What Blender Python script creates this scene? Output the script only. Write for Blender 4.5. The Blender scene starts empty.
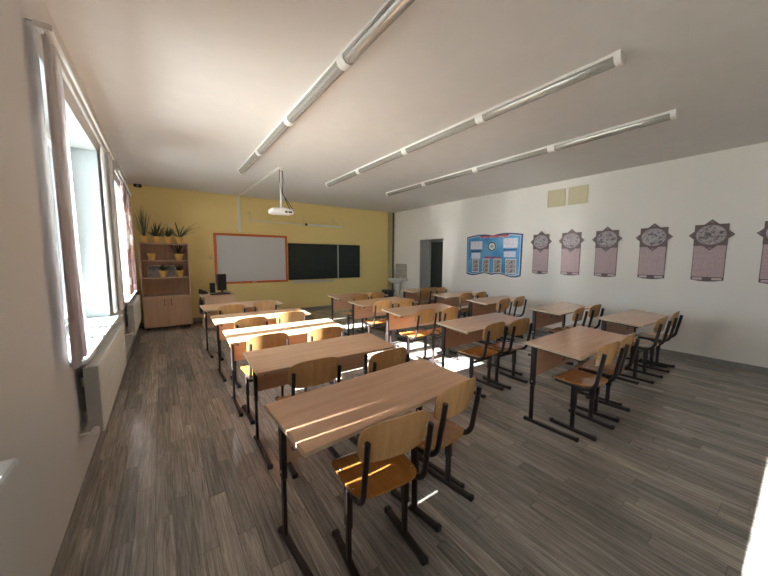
import bpy, bmesh, math, random
from mathutils import Vector, Matrix
random.seed(7)
sc = bpy.context.scene
C = sc.collection
PI = math.pi

# ------------------------------------------------------------------ camera
CAM_F, CAM_YAW, CAM_PITCH, CAM_ROLL, CAM_H = 308.62, 0.6232, 0.0972, 0.0039, 1.5463
cd = bpy.data.cameras.new('camera'); cam = bpy.data.objects.new('camera', cd); C.objects.link(cam)
cd.sensor_fit = 'HORIZONTAL'; cd.sensor_width = 36.0; cd.lens = CAM_F / 768 * 36.0
cd.clip_start = 0.02; cd.clip_end = 500
_f = Vector((math.sin(CAM_YAW)*math.cos(CAM_PITCH), math.cos(CAM_YAW)*math.cos(CAM_PITCH), -math.sin(CAM_PITCH)))
_r = Vector((math.cos(CAM_YAW), -math.sin(CAM_YAW), 0)); _u = _r.cross(_f)
_r2 = _r*math.cos(CAM_ROLL) + _u*math.sin(CAM_ROLL); _u2 = -_r*math.sin(CAM_ROLL) + _u*math.cos(CAM_ROLL)
_m = Matrix((_r2, _u2, -_f)).transposed().to_4x4(); _m.translation = (0, 0, CAM_H)
cam.matrix_world = _m
sc.camera = cam

# ------------------------------------------------------------------ sky, sun, exposure
w = bpy.data.worlds.new('sky'); sc.world = w; w.use_nodes = True
bg = w.node_tree.nodes['Background']; bg.inputs[0].default_value = (0.84, 0.94, 1.0, 1); bg.inputs[1].default_value = 5.2
sd = bpy.data.lights.new('sun', 'SUN'); sd.energy = 34.0; sd.angle = math.radians(0.45); sd.color = (1.0, 0.985, 0.955)
sun = bpy.data.objects.new('sun', sd); C.objects.link(sun); sun.location = (-12, 3, 8)
sun.rotation_euler = Vector((1.783, 0.0, -1.0)).to_track_quat('-Z', 'Y').to_euler()
sc.view_settings.view_transform = 'Standard'; sc.view_settings.look = 'None'
sc.view_settings.exposure = 1.38; sc.view_settings.gamma = 1.0; sc.view_settings.use_curve_mapping = False
sc.cycles.max_bounces = 10; sc.cycles.diffuse_bounces = 7; sc.cycles.glossy_bounces = 4
sc.cycles.transparent_max_bounces = 12; sc.cycles.sample_clamp_indirect = 20.0; sc.cycles.blur_glossy = 0.05

# room numbers
XL, XR, YF, YB, H = -0.494, 6.588, 8.634, -1.25, 3.093
SILL, SOFF, XG = 0.90, 2.66, -0.80
WINS = [(-0.33, 1.46), (2.60, 4.50), (5.75, 7.65)]
for (a, b) in WINS:
    ld = bpy.data.lights.new('window_portal', 'AREA'); ld.shape = 'RECTANGLE'; ld.size = SOFF-SILL; ld.size_y = b-a
    ld.cycles.is_portal = True
    lo = bpy.data.objects.new('window_portal', ld); C.objects.link(lo)
    lo.location = (-0.90, (a+b)/2, (SILL+SOFF)/2); lo.rotation_euler = (0, -PI/2, 0)

# ------------------------------------------------------------------ materials
MATS = {}
def nt(name):
    m = bpy.data.materials.new(name); m.use_nodes = True; MATS[name] = m
    return m, m.node_tree, m.node_tree.nodes['Principled BSDF']
def N(t, typ, **kw):
    n = t.nodes.new(typ)
    for k, v in kw.items(): setattr(n, k, v)
    return n
def L(t, a, b): t.links.new(a, b)
def ramp(t, stops):
    n = N(t, 'ShaderNodeValToRGB'); e = n.color_ramp.elements
    while len(e) < len(stops): e.new(0.5)
    for i, (p, c) in enumerate(stops): e[i].position = p; e[i].color = (*c, 1) if len(c) == 3 else c
    return n
def coords(t, kind='Object', scale=(1, 1, 1), rot=(0, 0, 0)):
    tc = N(t, 'ShaderNodeTexCoord'); mp = N(t, 'ShaderNodeMapping')
    mp.inputs['Scale'].default_value = scale; mp.inputs['Rotation'].default_value = rot
    L(t, tc.outputs[kind], mp.inputs['Vector']); return mp.outputs['Vector']
def plain(name, col, rough=0.5, metal=0.0, var=0.06, bump=0.0, scale=30, spec=0.5):
    m, t, b = nt(name)
    n = N(t, 'ShaderNodeTexNoise'); n.inputs['Scale'].default_value = scale; n.inputs['Detail'].default_value = 4
    L(t, coords(t), n.inputs['Vector'])
    c1 = tuple(max(0, c*(1-var)) for c in col); c2 = tuple(min(1, c*(1+var)) for c in col)
    r = ramp(t, [(0.3, c1), (0.7, c2)]); L(t, n.outputs['Fac'], r.inputs['Fac']); L(t, r.outputs['Color'], b.inputs['Base Color'])
    b.inputs['Roughness'].default_value = rough; b.inputs['Metallic'].default_value = metal
    b.inputs['Specular IOR Level'].default_value = spec
    if bump:
        bp = N(t, 'ShaderNodeBump'); bp.inputs['Strength'].default_value = bump; bp.inputs['Distance'].default_value = 0.002
        L(t, n.outputs['Fac'], bp.inputs['Height']); L(t, bp.outputs['Normal'], b.inputs['Normal'])
    return m
def wood(name, c1, c2, rough=0.4, scale=(2.2, 34, 34), rnd=0.0, coat=0.0):
    m, t, b = nt(name)
    v = coords(t, 'Object', scale)
    if rnd:
        oi = N(t, 'ShaderNodeObjectInfo'); ml = N(t, 'ShaderNodeVectorMath', operation='SCALE')
        cmb = N(t, 'ShaderNodeCombineXYZ'); L(t, oi.outputs['Random'], cmb.inputs[0]); L(t, oi.outputs['Random'], cmb.inputs[1])
        L(t, cmb.outputs[0], ml.inputs[0]); ml.inputs['Scale'].default_value = 40.0
        ad = N(t, 'ShaderNodeVectorMath', operation='ADD'); L(t, v, ad.inputs[0]); L(t, ml.outputs[0], ad.inputs[1]); v = ad.outputs[0]
    n = N(t, 'ShaderNodeTexNoise'); n.inputs['Scale'].default_value = 1.0; n.inputs['Detail'].default_value = 6; n.inputs['Roughness'].default_value = 0.62
    n.inputs['Distortion'].default_value = 0.5
    L(t, v, n.inputs['Vector'])
    r = ramp(t, [(0.32, c1), (0.68, c2)]); L(t, n.outputs['Fac'], r.inputs['Fac']); out = r.outputs['Color']
    if rnd:
        hs = N(t, 'ShaderNodeHueSaturation'); mr = N(t, 'ShaderNodeMapRange'); mr.inputs['To Min'].default_value = 1-rnd; mr.inputs['To Max'].default_value = 1+rnd
        L(t, oi.outputs['Random'], mr.inputs['Value']); L(t, mr.outputs[0], hs.inputs['Value']); L(t, out, hs.inputs['Color']); out = hs.outputs['Color']
    L(t, out, b.inputs['Base Color']); b.inputs['Roughness'].default_value = rough
    b.inputs['Coat Weight'].default_value = coat; b.inputs['Coat Roughness'].default_value = 0.12
    return m

def floor_mat(name, island):
    m, t, b = nt(name)
    v = coords(t, 'Generated' if False else 'Object', (1, 1, 1))
    geo = N(t, 'ShaderNodeNewGeometry')
    if island: rv = geo.outputs['Random Per Island']
    else: rv = N(t, 'ShaderNodeObjectInfo').outputs['Random']
    # grain in world space, shifted per plank
    sep = N(t, 'ShaderNodeSeparateXYZ'); L(t, geo.outputs['Position'], sep.inputs[0])
    mx = N(t, 'ShaderNodeMath', operation='MULTIPLY'); mx.inputs[1].default_value = 60; L(t, sep.outputs[0], mx.inputs[0])
    my = N(t, 'ShaderNodeMath', operation='MULTIPLY'); my.inputs[1].default_value = 2.6; L(t, sep.outputs[1], my.inputs[0])
    mz = N(t, 'ShaderNodeMath', operation='MULTIPLY'); mz.inputs[1].default_value = 90; L(t, rv, mz.inputs[0])
    cb = N(t, 'ShaderNodeCombineXYZ'); L(t, mx.outputs[0], cb.inputs[0]); L(t, my.outputs[0], cb.inputs[1]); L(t, mz.outputs[0], cb.inputs[2])
    n1 = N(t, 'ShaderNodeTexNoise'); n1.inputs['Scale'].default_value = 1.0; n1.inputs['Detail'].default_value = 7; n1.inputs['Roughness'].default_value = 0.7; n1.inputs['Distortion'].default_value = 0.8
    L(t, cb.outputs[0], n1.inputs['Vector'])
    r1 = ramp(t, [(0.31, (0.150, 0.138, 0.126)), (0.5, (0.300, 0.277, 0.254)), (0.69, (0.50, 0.463, 0.425))]); L(t, n1.outputs['Fac'], r1.inputs['Fac'])
    r2 = ramp(t, [(0.0, (0.70, 0.71, 0.71)), (0.35, (0.92, 0.92, 0.915)), (0.7, (1.06, 1.05, 1.025)), (1.0, (1.32, 1.26, 1.17))]); L(t, rv, r2.inputs['Fac'])
    mm = N(t, 'ShaderNodeMix', data_type='RGBA', blend_type='MULTIPLY'); mm.inputs['Factor'].default_value = 1.0
    L(t, r1.outputs['Color'], mm.inputs['A']); L(t, r2.outputs['Color'], mm.inputs['B']); L(t, mm.outputs['Result'], b.inputs['Base Color'])
    rr = ramp(t, [(0.3, (0.17,)*3), (0.7, (0.27,)*3)]); L(t, n1.outputs['Fac'], rr.inputs['Fac']); L(t, rr.outputs['Color'], b.inputs['Roughness'])
    bp = N(t, 'ShaderNodeBump'); bp.inputs['Strength'].default_value = 0.06; bp.inputs['Distance'].default_value = 0.001
    L(t, n1.outputs['Fac'], bp.inputs['Height']); L(t, bp.outputs['Normal'], b.inputs['Normal'])
    return m
floor_mat('plank', False); floor_mat('plank_far', True)
plain('joint', (0.05, 0.045, 0.04), 0.8)
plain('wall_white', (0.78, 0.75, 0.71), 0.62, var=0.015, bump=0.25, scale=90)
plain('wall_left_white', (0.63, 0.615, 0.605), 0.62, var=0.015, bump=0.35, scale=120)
plain('wall_yellow', (0.84, 0.67, 0.28), 0.55, var=0.03, bump=0.2, scale=70)
plain('pier_olive', (0.46, 0.39, 0.20), 0.6, var=0.05)
plain('ceiling', (0.66, 0.645, 0.625), 0.8, var=0.02, scale=6)
plain('baseboard', (0.25, 0.24, 0.225), 0.5, var=0.12, scale=20)
plain('pvc', (0.85, 0.87, 0.88), 0.3, var=0.01)
plain('sill_white', (0.60, 0.64, 0.65), 0.3, var=0.01)
plain('reveal_white', (0.58, 0.64, 0.66), 0.5, var=0.02)
plain('radiator_white', (0.74, 0.735, 0.70), 0.35, var=0.02)
plain('radiator_grey', (0.42, 0.42, 0.41), 0.4, var=0.04)
plain('dark_metal', (0.022, 0.015, 0.0145), 0.4, var=0.15, spec=0.35)
plain('black_plastic', (0.012, 0.012, 0.014), 0.35, var=0.2)
plain('rubber', (0.014, 0.013, 0.013), 0.6)
plain('chrome', (0.75, 0.75, 0.75), 0.18, 1.0)
plain('steel', (0.55, 0.55, 0.53), 0.35, 0.9)
plain('white_plastic', (0.78, 0.77, 0.74), 0.4, var=0.02)
plain('ceramic', (0.76, 0.75, 0.72), 0.12, var=0.02)
plain('tile_grey', (0.40, 0.37, 0.33), 0.25, var=0.08, scale=9)
plain('orange_frame', (0.66, 0.15, 0.035), 0.4, var=0.06)
plain('board_white', (0.60, 0.60, 0.60), 0.35, var=0.01)
plain('board_green', (0.012, 0.022, 0.018), 0.42, var=0.25, scale=8)
plain('aluminium', (0.62, 0.62, 0.60), 0.35, 0.6)
plain('pot_yellow', (0.86, 0.56, 0.15), 0.35, var=0.05)
plain('soil', (0.035, 0.022, 0.015), 0.9, var=0.3)
plain('leaf', (0.05, 0.075, 0.032), 0.45, var=0.4, scale=14)
plain('leaf_pale', (0.17, 0.18, 0.10), 0.5, var=0.35, scale=14)
plain('door_dark', (0.026, 0.03, 0.029), 0.4, var=0.2)
plain('door_reveal', (0.52, 0.51, 0.495), 0.5, var=0.03)
plain('pipe_dark', (0.035, 0.028, 0.022), 0.5, var=0.2)
plain('paper', (0.78, 0.77, 0.74), 0.7, var=0.02)
plain('vent_beige', (0.60, 0.54, 0.36), 0.5, var=0.05)
plain('outside_ground', (0.42, 0.42, 0.40), 0.9, var=0.2, scale=0.3)
plain('outside_wall', (0.5, 0.48, 0.45), 0.9)
plain('star_brown', (0.105, 0.070, 0.072), 0.45, var=0.12)
plain('caption_pink', (0.52, 0.42, 0.43), 0.5)
plain('text_mauve', (0.26, 0.20, 0.21), 0.5)
plain('red_strip', (0.42, 0.06, 0.07), 0.45)
plain('navy', (0.02, 0.06, 0.16), 0.45)
plain('bin_dark', (0.02, 0.028, 0.027), 0.45)
wood('desk_top', (0.62, 0.355, 0.21), (0.74, 0.455, 0.285), 0.14, (1.6, 30, 30), 0.05)
wood('desk_panel_shaded', (0.50, 0.29, 0.18), (0.60, 0.37, 0.24), 0.45, (1.6, 30, 30), 0.05)  # modesty panel wood, shade below the desk top put into its darker colour
wood('desk_edge', (0.50, 0.36, 0.24), (0.58, 0.43, 0.30), 0.45, (2, 30, 30))
wood('seat_ply', (0.40, 0.165, 0.035), (0.52, 0.235, 0.06), 0.22, (26, 3.0, 26), 0.06, coat=0.6)
wood('back_ply', (0.52, 0.28, 0.105), (0.64, 0.37, 0.155), 0.26, (26, 26, 3.0), 0.06, coat=0.4)
wood('cabinet_wood', (0.54, 0.34, 0.215), (0.62, 0.42, 0.28), 0.45, (30, 30, 2.0))
wood('cabinet_back', (0.48, 0.30, 0.19), (0.56, 0.37, 0.245), 0.5, (30, 30, 2.0))

def glass_mat():
    m, t, b = nt('glass'); t.nodes.remove(b)
    tr = N(t, 'ShaderNodeBsdfTransparent'); tr.inputs[0].default_value = (0.96, 0.98, 0.98, 1)
    gl = N(t, 'ShaderNodeBsdfGlossy'); gl.inputs['Roughness'].default_value = 0.02
    fr = N(t, 'ShaderNodeFresnel'); fr.inputs[0].default_value = 1.3
    mx = N(t, 'ShaderNodeMixShader'); L(t, fr.outputs[0], mx.inputs[0]); L(t, tr.outputs[0], mx.inputs[1]); L(t, gl.outputs[0], mx.inputs[2])
    L(t, mx.outputs[0], t.nodes['Material Output'].inputs[0])
glass_mat()
def cover_mat():   # clear ribbed lamp cover
    m, t, b = nt('lamp_cover')
    b.inputs['Base Color'].default_value = (0.62, 0.61, 0.57, 1); b.inputs['Roughness'].default_value = 0.16
    b.inputs['Metallic'].default_value = 0.35
    wv = N(t, 'ShaderNodeTexWave'); wv.inputs['Scale'].default_value = 60; L(t, coords(t), wv.inputs['Vector'])
    r = ramp(t, [(0.2, (0.34, 0.335, 0.305)), (0.8, (0.58, 0.57, 0.53))]); L(t, wv.outputs['Fac'], r.inputs['Fac']); L(t, r.outputs['Color'], b.inputs['Base Color'])
    tr = N(t, 'ShaderNodeBsdfTransparent'); mx = N(t, 'ShaderNodeMixShader'); mx.inputs[0].default_value = 0.66
    L(t, tr.outputs[0], mx.inputs[1]); L(t, b.outputs[0], mx.inputs[2]); L(t, mx.outputs[0], t.nodes['Material Output'].inputs[0])
cover_mat()
def cloth_mat(name, stops, scale, trans=0.5, bw=0.4, bh=0.3):
    m, t, b = nt(name)
    v = coords(t, 'Object', scale)
    br = N(t, 'ShaderNodeTexVoronoi', feature='F1', distance='CHEBYCHEV'); br.inputs['Scale'].default_value = 1.0; br.inputs['Randomness'].default_value = 0.75
    L(t, v, br.inputs['Vector'])
    sp = N(t, 'ShaderNodeSeparateColor'); L(t, br.outputs['Color'], sp.inputs[0])
    r = ramp(t, stops); r.color_ramp.interpolation = 'CONSTANT'; L(t, sp.outputs[0], r.inputs['Fac'])
    d = N(t, 'ShaderNodeBsdfDiffuse'); tl = N(t, 'ShaderNodeBsdfTranslucent'); mx = N(t, 'ShaderNodeMixShader'); mx.inputs[0].default_value = trans
    L(t, r.outputs['Color'], d.inputs[0]); L(t, r.outputs['Color'], tl.inputs[0]); L(t, d.outputs[0], mx.inputs[1]); L(t, tl.outputs[0], mx.inputs[2])
    L(t, mx.outputs[0], t.nodes['Material Output'].inputs[0]); t.nodes.remove(b)
cloth_mat('curtain_mauve', [(0.0, (0.72, 0.66, 0.66)), (0.35, (0.78, 0.74, 0.73)), (0.6, (0.62, 0.54, 0.55)), (0.8, (0.80, 0.77, 0.76))], (5, 5, 3.2), 0.45)
cloth_mat('curtain_pattern', [(0.0, (0.40, 0.27, 0.24)), (0.3, (0.56, 0.47, 0.45)), (0.5, (0.36, 0.27, 0.28)), (0.72, (0.68, 0.64, 0.62))], (7, 7, 7), 0.22)
cloth_mat('curtain_dense', [(0.0, (0.30, 0.25, 0.25)), (0.5, (0.36, 0.31, 0.30))], (5, 5, 3), 0.0)
cloth_mat('tulle', [(0.0, (0.88, 0.88, 0.87)), (0.5, (0.84, 0.85, 0.85))], (5, 5, 3), 0.5)
cloth_mat('curtain_grey', [(0.0, (0.76, 0.75, 0.74)), (0.5, (0.72, 0.71, 0.70)), (0.8, (0.78, 0.76, 0.74))], (4, 4, 3), 0.4)
def text_mat(name, ink, paper, lines, dens=0.55):   # rows of illegible small print, object coords: x = across, z = up
    m, t, b = nt(name)
    v = coords(t, 'Object', (1, 1, 1)); sp = N(t, 'ShaderNodeSeparateXYZ'); L(t, v, sp.inputs[0])
    mz = N(t, 'ShaderNodeMath', operation='MULTIPLY'); mz.inputs[1].default_value = lines; L(t, sp.outputs[2], mz.inputs[0])
    fr = N(t, 'ShaderNodeMath', operation='FRACT'); L(t, mz.outputs[0], fr.inputs[0])
    gt = N(t, 'ShaderNodeMath', operation='GREATER_THAN'); gt.inputs[1].default_value = 0.45; L(t, fr.outputs[0], gt.inputs[0])
    fl = N(t, 'ShaderNodeMath', operation='FLOOR'); L(t, mz.outputs[0], fl.inputs[0])
    my = N(t, 'ShaderNodeMath', operation='MULTIPLY'); my.inputs[1].default_value = lines*1.6; L(t, sp.outputs[1], my.inputs[0])
    cb = N(t, 'ShaderNodeCombineXYZ'); L(t, my.outputs[0], cb.inputs[0]); L(t, fl.outputs[0], cb.inputs[1])
    wn = N(t, 'ShaderNodeTexNoise'); wn.inputs['Scale'].default_value = 1.0; L(t, cb.outputs[0], wn.inputs['Vector'])
    g2 = N(t, 'ShaderNodeMath', operation='GREATER_THAN'); g2.inputs[1].default_value = 1-dens; L(t, wn.outputs['Fac'], g2.inputs[0])
    ml = N(t, 'ShaderNodeMath', operation='MULTIPLY'); L(t, gt.outputs[0], ml.inputs[0]); L(t, g2.outputs[0], ml.inputs[1])
    mx = N(t, 'ShaderNodeMix', data_type='RGBA'); L(t, ml.outputs[0], mx.inputs['Factor'])
    mx.inputs['A'].default_value = (*paper, 1); mx.inputs['B'].default_value = (*ink, 1)
    L(t, mx.outputs['Result'], b.inputs['Base Color']); b.inputs['Roughness'].default_value = 0.5
text_mat('poster_text', (0.33, 0.22, 0.235), (0.52, 0.40, 0.41), 55)
text_mat('sheet_text', (0.45, 0.30, 0.38), (0.72, 0.74, 0.80), 34, 0.5)
text_mat('sheet_text_pink', (0.5, 0.25, 0.3), (0.66, 0.70, 0.80), 26, 0.45)
text_mat('title_text', (0.62, 0.34, 0.36), (0.40, 0.055, 0.075), 14, 0.5)
text_mat('title_text_dark', (0.45, 0.25, 0.33), (0.22, 0.06, 0.13), 18, 0.5)
def picture_mat(name, stops, scale, dist=1.5, seedz=0.0):
    m, t, b = nt(name)
    v = coords(t, 'Object', (scale, scale, scale))
    n = N(t, 'ShaderNodeTexNoise', noise_dimensions='4D'); n.inputs['W'].default_value = seedz
    n.inputs['Scale'].default_value = 1.0; n.inputs['Detail'].default_value = 3; n.inputs['Distortion'].default_value = dist
    L(t, v, n.inputs['Vector']); r = ramp(t, stops); L(t, n.outputs['Fac'], r.inputs['Fac']); L(t, r.outputs['Color'], b.inputs['Base Color']); b.inputs['Roughness'].default_value = 0.45
for i in range(6):
    picture_mat('engraving_%d' % i, [(0.36, (0.09, 0.07, 0.075)), (0.47, (0.25, 0.21, 0.225)), (0.55, (0.48, 0.43, 0.44)), (0.66, (0.16, 0.12, 0.13))], 10, 2.2, 3.1*i)
picture_mat('photo_sheet', [(0.36, (0.04, 0.04, 0.04)), (0.48, (0.22, 0.16, 0.14)), (0.58, (0.45, 0.43, 0.41)), (0.68, (0.07, 0.10, 0.09))], 22, 1.0)
picture_mat('blue_board', [(0.3, (0.02, 0.16, 0.40)), (0.55, (0.07, 0.29, 0.55)), (0.75, (0.22, 0.42, 0.62))], 2.0, 0.4)
picture_mat('shelf_photo', [(0.35, (0.30, 0.36, 0.42)), (0.6, (0.55, 0.55, 0.55))], 9, 0.8)

# ------------------------------------------------------------------ mesh helpers
class MB:
    def __init__(s): s.bm = bmesh.new()
    def _xf(s, vs, M):
        for v in vs: v.co = M @ v.co
    def box(s, x0, x1, y0, y1, z0, z1, bev=0.0, M=None):
        vs = [s.bm.verts.new(p) for p in ((x0, y0, z0), (x1, y0, z0), (x1, y1, z0), (x0, y1, z0), (x0, y0, z1), (x1, y0, z1), (x1, y1, z1), (x0, y1, z1))]
        fs = [s.bm.faces.new([vs[i] for i in q]) for q in ((3, 2, 1, 0), (4, 5, 6, 7), (0, 1, 5, 4), (1, 2, 6, 5), (2, 3, 7, 6), (3, 0, 4, 7))]
        if bev:
            es = list({e for f in fs for e in f.edges})
            r = bmesh.ops.bevel(s.bm, geom=es, offset=bev, segments=1, affect='EDGES', profile=0.5)
            vs = list({v for f in r['faces'] for v in f.verts} | {v for v in vs if v.is_valid})
        if M is not None: s._xf(vs, M)
        return s
    def prism(s, poly, axis, a, b, M=None):   # poly in the two other axes, in order
        def P(u, v, t): return (t, u, v) if axis == 0 else ((u, t, v) if axis == 1 else (u, v, t))
        A = [s.bm.verts.new(P(u, v, a)) for u, v in poly]; B = [s.bm.verts.new(P(u, v, b)) for u, v in poly]
        n = len(poly)
        s.bm.faces.new(A[::-1]); s.bm.faces.new(B)
        for i in range(n): s.bm.faces.new((A[i], A[(i+1) % n], B[(i+1) % n], B[i]))
        if M is not None: s._xf(A+B, M)
        return s
    def tube(s, path, rx, ry=None, n=10, up=(0, 0, 1), caps=True, square=False):
        ry = ry or rx; path = [Vector(p) for p in path]; rings = []
        for i, p in enumerate(path):
            d = (path[min(i+1, len(path)-1)] - path[max(i-1, 0)]).normalized(); u = Vector(up)
            if abs(d.dot(u)) > 0.98: u = Vector((0, 1, 0)) if abs(d.y) < 0.9 else Vector((1, 0, 0))
            a = d.cross(u).normalized(); b = a.cross(d).normalized()
            ring = []
            for k in range(n):
                th = 2*PI*(k+0.5)/n; c, sn = math.cos(th), math.sin(th)
                if square: e = 0.45; c = math.copysign(abs(c)**e, c); sn = math.copysign(abs(sn)**e, sn)
                ring.append(s.bm.verts.new(p + a*rx*c + b*ry*sn))
            rings.append(ring)
        for i in range(len(rings)-1):
            for k in range(n): s.bm.faces.new((rings[i][k], rings[i][(k+1) % n], rings[i+1][(k+1) % n], rings[i+1][k]))
        if caps: s.bm.faces.new(rings[0][::-1]); s.bm.faces.new(rings[-1])
        return s
    def lathe(s, prof, cx=0, cy=0, n=18, sx=1, sy=1, a0=0, a1=2*PI, cap=True):
        full = abs(a1-a0-2*PI) < 1e-6; m = n if full else n+1; rings = []
        for r, z in prof:
            rings.append([s.bm.verts.new((cx+sx*r*math.cos(a0+(a1-a0)*k/n), cy+sy*r*math.sin(a0+(a1-a0)*k/n), z)) for k in range(m)])
        for i in range(len(rings)-1):
            for k in range(n):
                k2 = (k+1) % m
                s.bm.faces.new((rings[i][k], rings[i][k2], rings[i+1][k2], rings[i+1][k]))
        if cap and prof[0][0] > 1e-4 and full: s.bm.faces.new(rings[0][::-1])
        if cap and prof[-1][0] > 1e-4 and full: s.bm.faces.new(rings[-1])
        return s
    def grid(s, fn, nu, nv, thick=None):      # fn(u,v)->(top point, bottom point) closed slab
        T = [[None]*(nv+1) for _ in range(nu+1)]; B = [[None]*(nv+1) for _ in range(nu+1)]
        for i in range(nu+1):
            for j in range(nv+1):
                a, b = fn(i/nu, j/nv); T[i][j] = s.bm.verts.new(a); B[i][j] = s.bm.verts.new(b)
        for i in range(nu):
            for j in range(nv):
                s.bm.faces.new((T[i][j], T[i+1][j], T[i+1][j+1], T[i][j+1])); s.bm.faces.new((B[i][j+1], B[i+1][j+1], B[i+1][j], B[i][j]))
        for i in range(nu):
            s.bm.faces.new((B[i][0], B[i+1][0], T[i+1][0], T[i][0])); s.bm.faces.new((T[i][nv], T[i+1][nv], B[i+1][nv], B[i][nv]))
        for j in range(nv):
            s.bm.faces.new((T[0][j], T[0][j+1], B[0][j+1], B[0][j])); s.bm.faces.new((B[nu][j], B[nu][j+1], T[nu][j+1], T[nu][j]))
        return s
    def rot(s, a, ax):
        s._xf(s.bm.verts, Matrix.Rotation(a, 4, ax)); return s
    def build(s, name, mat, parent=None, smooth=False, loc=None, fix=True):
        if fix: bmesh.ops.recalc_face_normals(s.bm, faces=s.bm.faces[:])
        me = bpy.data.meshes.new(name); s.bm.to_mesh(me); s.bm.free()
        me.materials.append(MATS[mat])
        if smooth:
            me.polygons.foreach_set('use_smooth', [True]*len(me.polygons))
            try: me.set_sharp_from_angle(angle=math.radians(40))
            except Exception: pass
        o = bpy.data.objects.new(name, me); C.objects.link(o)
        if parent: o.parent = parent
        if loc: o.location = loc
        return o
def tag(o, label, cat, group=None):
    o['label'] = label; o['category'] = cat
    if group: o['group'] = group
    return o
def thing(name, label, cat, loc=(0, 0, 0), rz=0, group=None):
    o = bpy.data.objects.new(name, None); C.objects.link(o); o.empty_display_size = 0.1
    o.location = loc; o.rotation_euler = (0, 0, rz)
    return tag(o, label, cat, group)
def struct(o, label=None, cat=None):
    o['kind'] = 'structure'
    if label: o['label'] = label
    if cat: o['category'] = cat
    return o
def copy_tree(o, parent=None):
    c = o.copy(); C.objects.link(c)
    if parent: c.parent = parent
    for ch in list(o.children): copy_tree(ch, c)
    return c

# ------------------------------------------------------------------ the room shell
WT = 0.46   # outer wall thickness
f = struct(MB().box(XL, XR, YB, YF, -0.10, -0.006).build('floor', 'joint'), 'grey wood-look plank floor of the classroom', 'floor')
PW, PL, G = 0.095, 0.76, 0.0008
planks = []
ncol = int(math.ceil((XR-XL)/PW))
for i in range(ncol):
    x0 = XL + i*PW; x1 = min(x0+PW, XR)
    off = random.random()*PL; y = YB - off
    while y < YF:
        ya, yb = max(y, YB), min(y+PL, YF); y += PL
        if yb-ya > 0.02: planks.append((x0, x1, ya, yb))
def vis(p):
    cx, cy = (p[0]+p[1])/2, (p[2]+p[3])/2
    q = Vector((cx, cy, 0)) - cam.location; d = q.dot(_f)
    if d < 0.3: return -1
    px = 384 + CAM_F*q.dot(_r2)/d; py = 288 - CAM_F*q.dot(_u2)/d
    if px < -60 or px > 830 or py > 660: return -1
    return (p[3]-p[2])/(d*d)
order = sorted(range(len(planks)), key=lambda k: -vis(planks[k]))
near = set(order[:300])
pm = {}
rest = MB()
for k, (x0, x1, ya, yb) in enumerate(planks):
    if k in near:
        key = (round(x1-x0, 4), round(yb-ya, 4))
        if key not in pm:
            hx, hy = key[0]/2-G, key[1]/2-G
            o = MB().box(-hx, hx, -hy, hy, -0.006, 0.0, bev=0.0008).build('plank', 'plank', f); pm[key] = o.data
        else:
            o = bpy.data.objects.new('plank', pm[key]); C.objects.link(o); o.parent = f
        o.location = ((x0+x1)/2, (ya+yb)/2, 0)
    else: rest.box(x0+G, x1-G, ya+G, yb-G, -0.006, 0.0)
o = rest.build('plank_field', 'plank_far', f); o['kind'] = 'stuff'

struct(MB().box(XL-WT, XR+0.2, YB-0.2, YF+0.2, H, H+0.15).build('ceiling', 'ceiling'), 'plain off-white ceiling', 'ceiling')
struct(MB().box(XL-WT, XR+0.2, YF, YF+0.2, -0.1, H).build('wall_front', 'wall_yellow'), 'yellow painted front wall behind the boards', 'wall')
struct(MB().box(XL-WT, XR+0.2, YB-0.2, YB, -0.1, H).build('wall_back', 'wall_white'), 'white back wall behind the camera', 'wall')
mb = MB(); XO = XL-WT
mb.box(XO, XL, YB, YF, -0.1, SILL-0.03).box(XO, XL, YB, YF, SOFF, H)
ys = [YB] + [v for ab in WINS for v in ab] + [YF]
for a, b in zip(ys[0::2], ys[1::2]): mb.box(XO, XL, a, b, SILL-0.03, SOFF)
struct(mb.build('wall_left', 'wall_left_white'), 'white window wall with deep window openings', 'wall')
DY0, DY1, DZ = 6.265, 7.245, 2.115
XRO = XR+0.46
mb = MB().box(XR, XRO, YB, DY0, -0.1, H).box(XR, XRO, DY1, YF, -0.1, H).box(XR, XRO, DY0, DY1, DZ, H)
struct(mb.build('wall_right', 'wall_white'), 'off-white right wall with posters and the doorway', 'wall')
# baseboards
def base(name, *bx):
    mb = MB()
    for b in bx: mb.box(*b, bev=0.004)
    struct(mb.build(name, 'baseboard'))
base('baseboard_right', (XR-0.014, XR, YB, DY0-0.05, 0, 0.085), (XR-0.014, XR, DY1+0.05, YF, 0, 0.085))
base('baseboard_front', (XL, XR-0.014, YF-0.014, YF, 0, 0.085))
base('baseboard_left', (XL, XL+0.014, YB, YF-0.014, 0, 0.085))
# door
d = struct(MB().box(XRO-0.05, XRO, DY0+0.03, DY1-0.03, 0.0, DZ-0.03, bev=0.003).build('door_1', 'door_dark'), 'dark door at the far end of the deep doorway', 'door')
MB().box(XR+0.003, XRO-0.05, DY1-0.012, DY1-0.001, 0, DZ-0.012).build('door_reveal', 'door_reveal', d)
MB().box(XR+0.003, XRO-0.05, DY0+0.001, DY0+0.012, 0, DZ-0.012).build('door_reveal', 'door_reveal', d)
MB().box(XR+0.003, XRO-0.05, DY0+0.001, DY1-0.001, DZ-0.012, DZ-0.001).build('door_reveal', 'door_reveal', d)
MB().box(XRO-0.075, XRO-0.05, DY1-0.075, DY1-0.012, 0, DZ-0.012, bev=0.003).box(XRO-0.075, XRO-0.05, DY0+0.012, DY0+0.07, 0, DZ-0.012, bev=0.003).box(XRO-0.075, XRO-0.05, DY0+0.07, DY1-0.075, DZ-0.07, DZ-0.012, bev=0.003).build('door_frame', 'steel', d)
MB().box(XR, XRO, DY0, DY1, -0.02, 0.004).build('threshold', 'baseboard', d)
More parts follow.
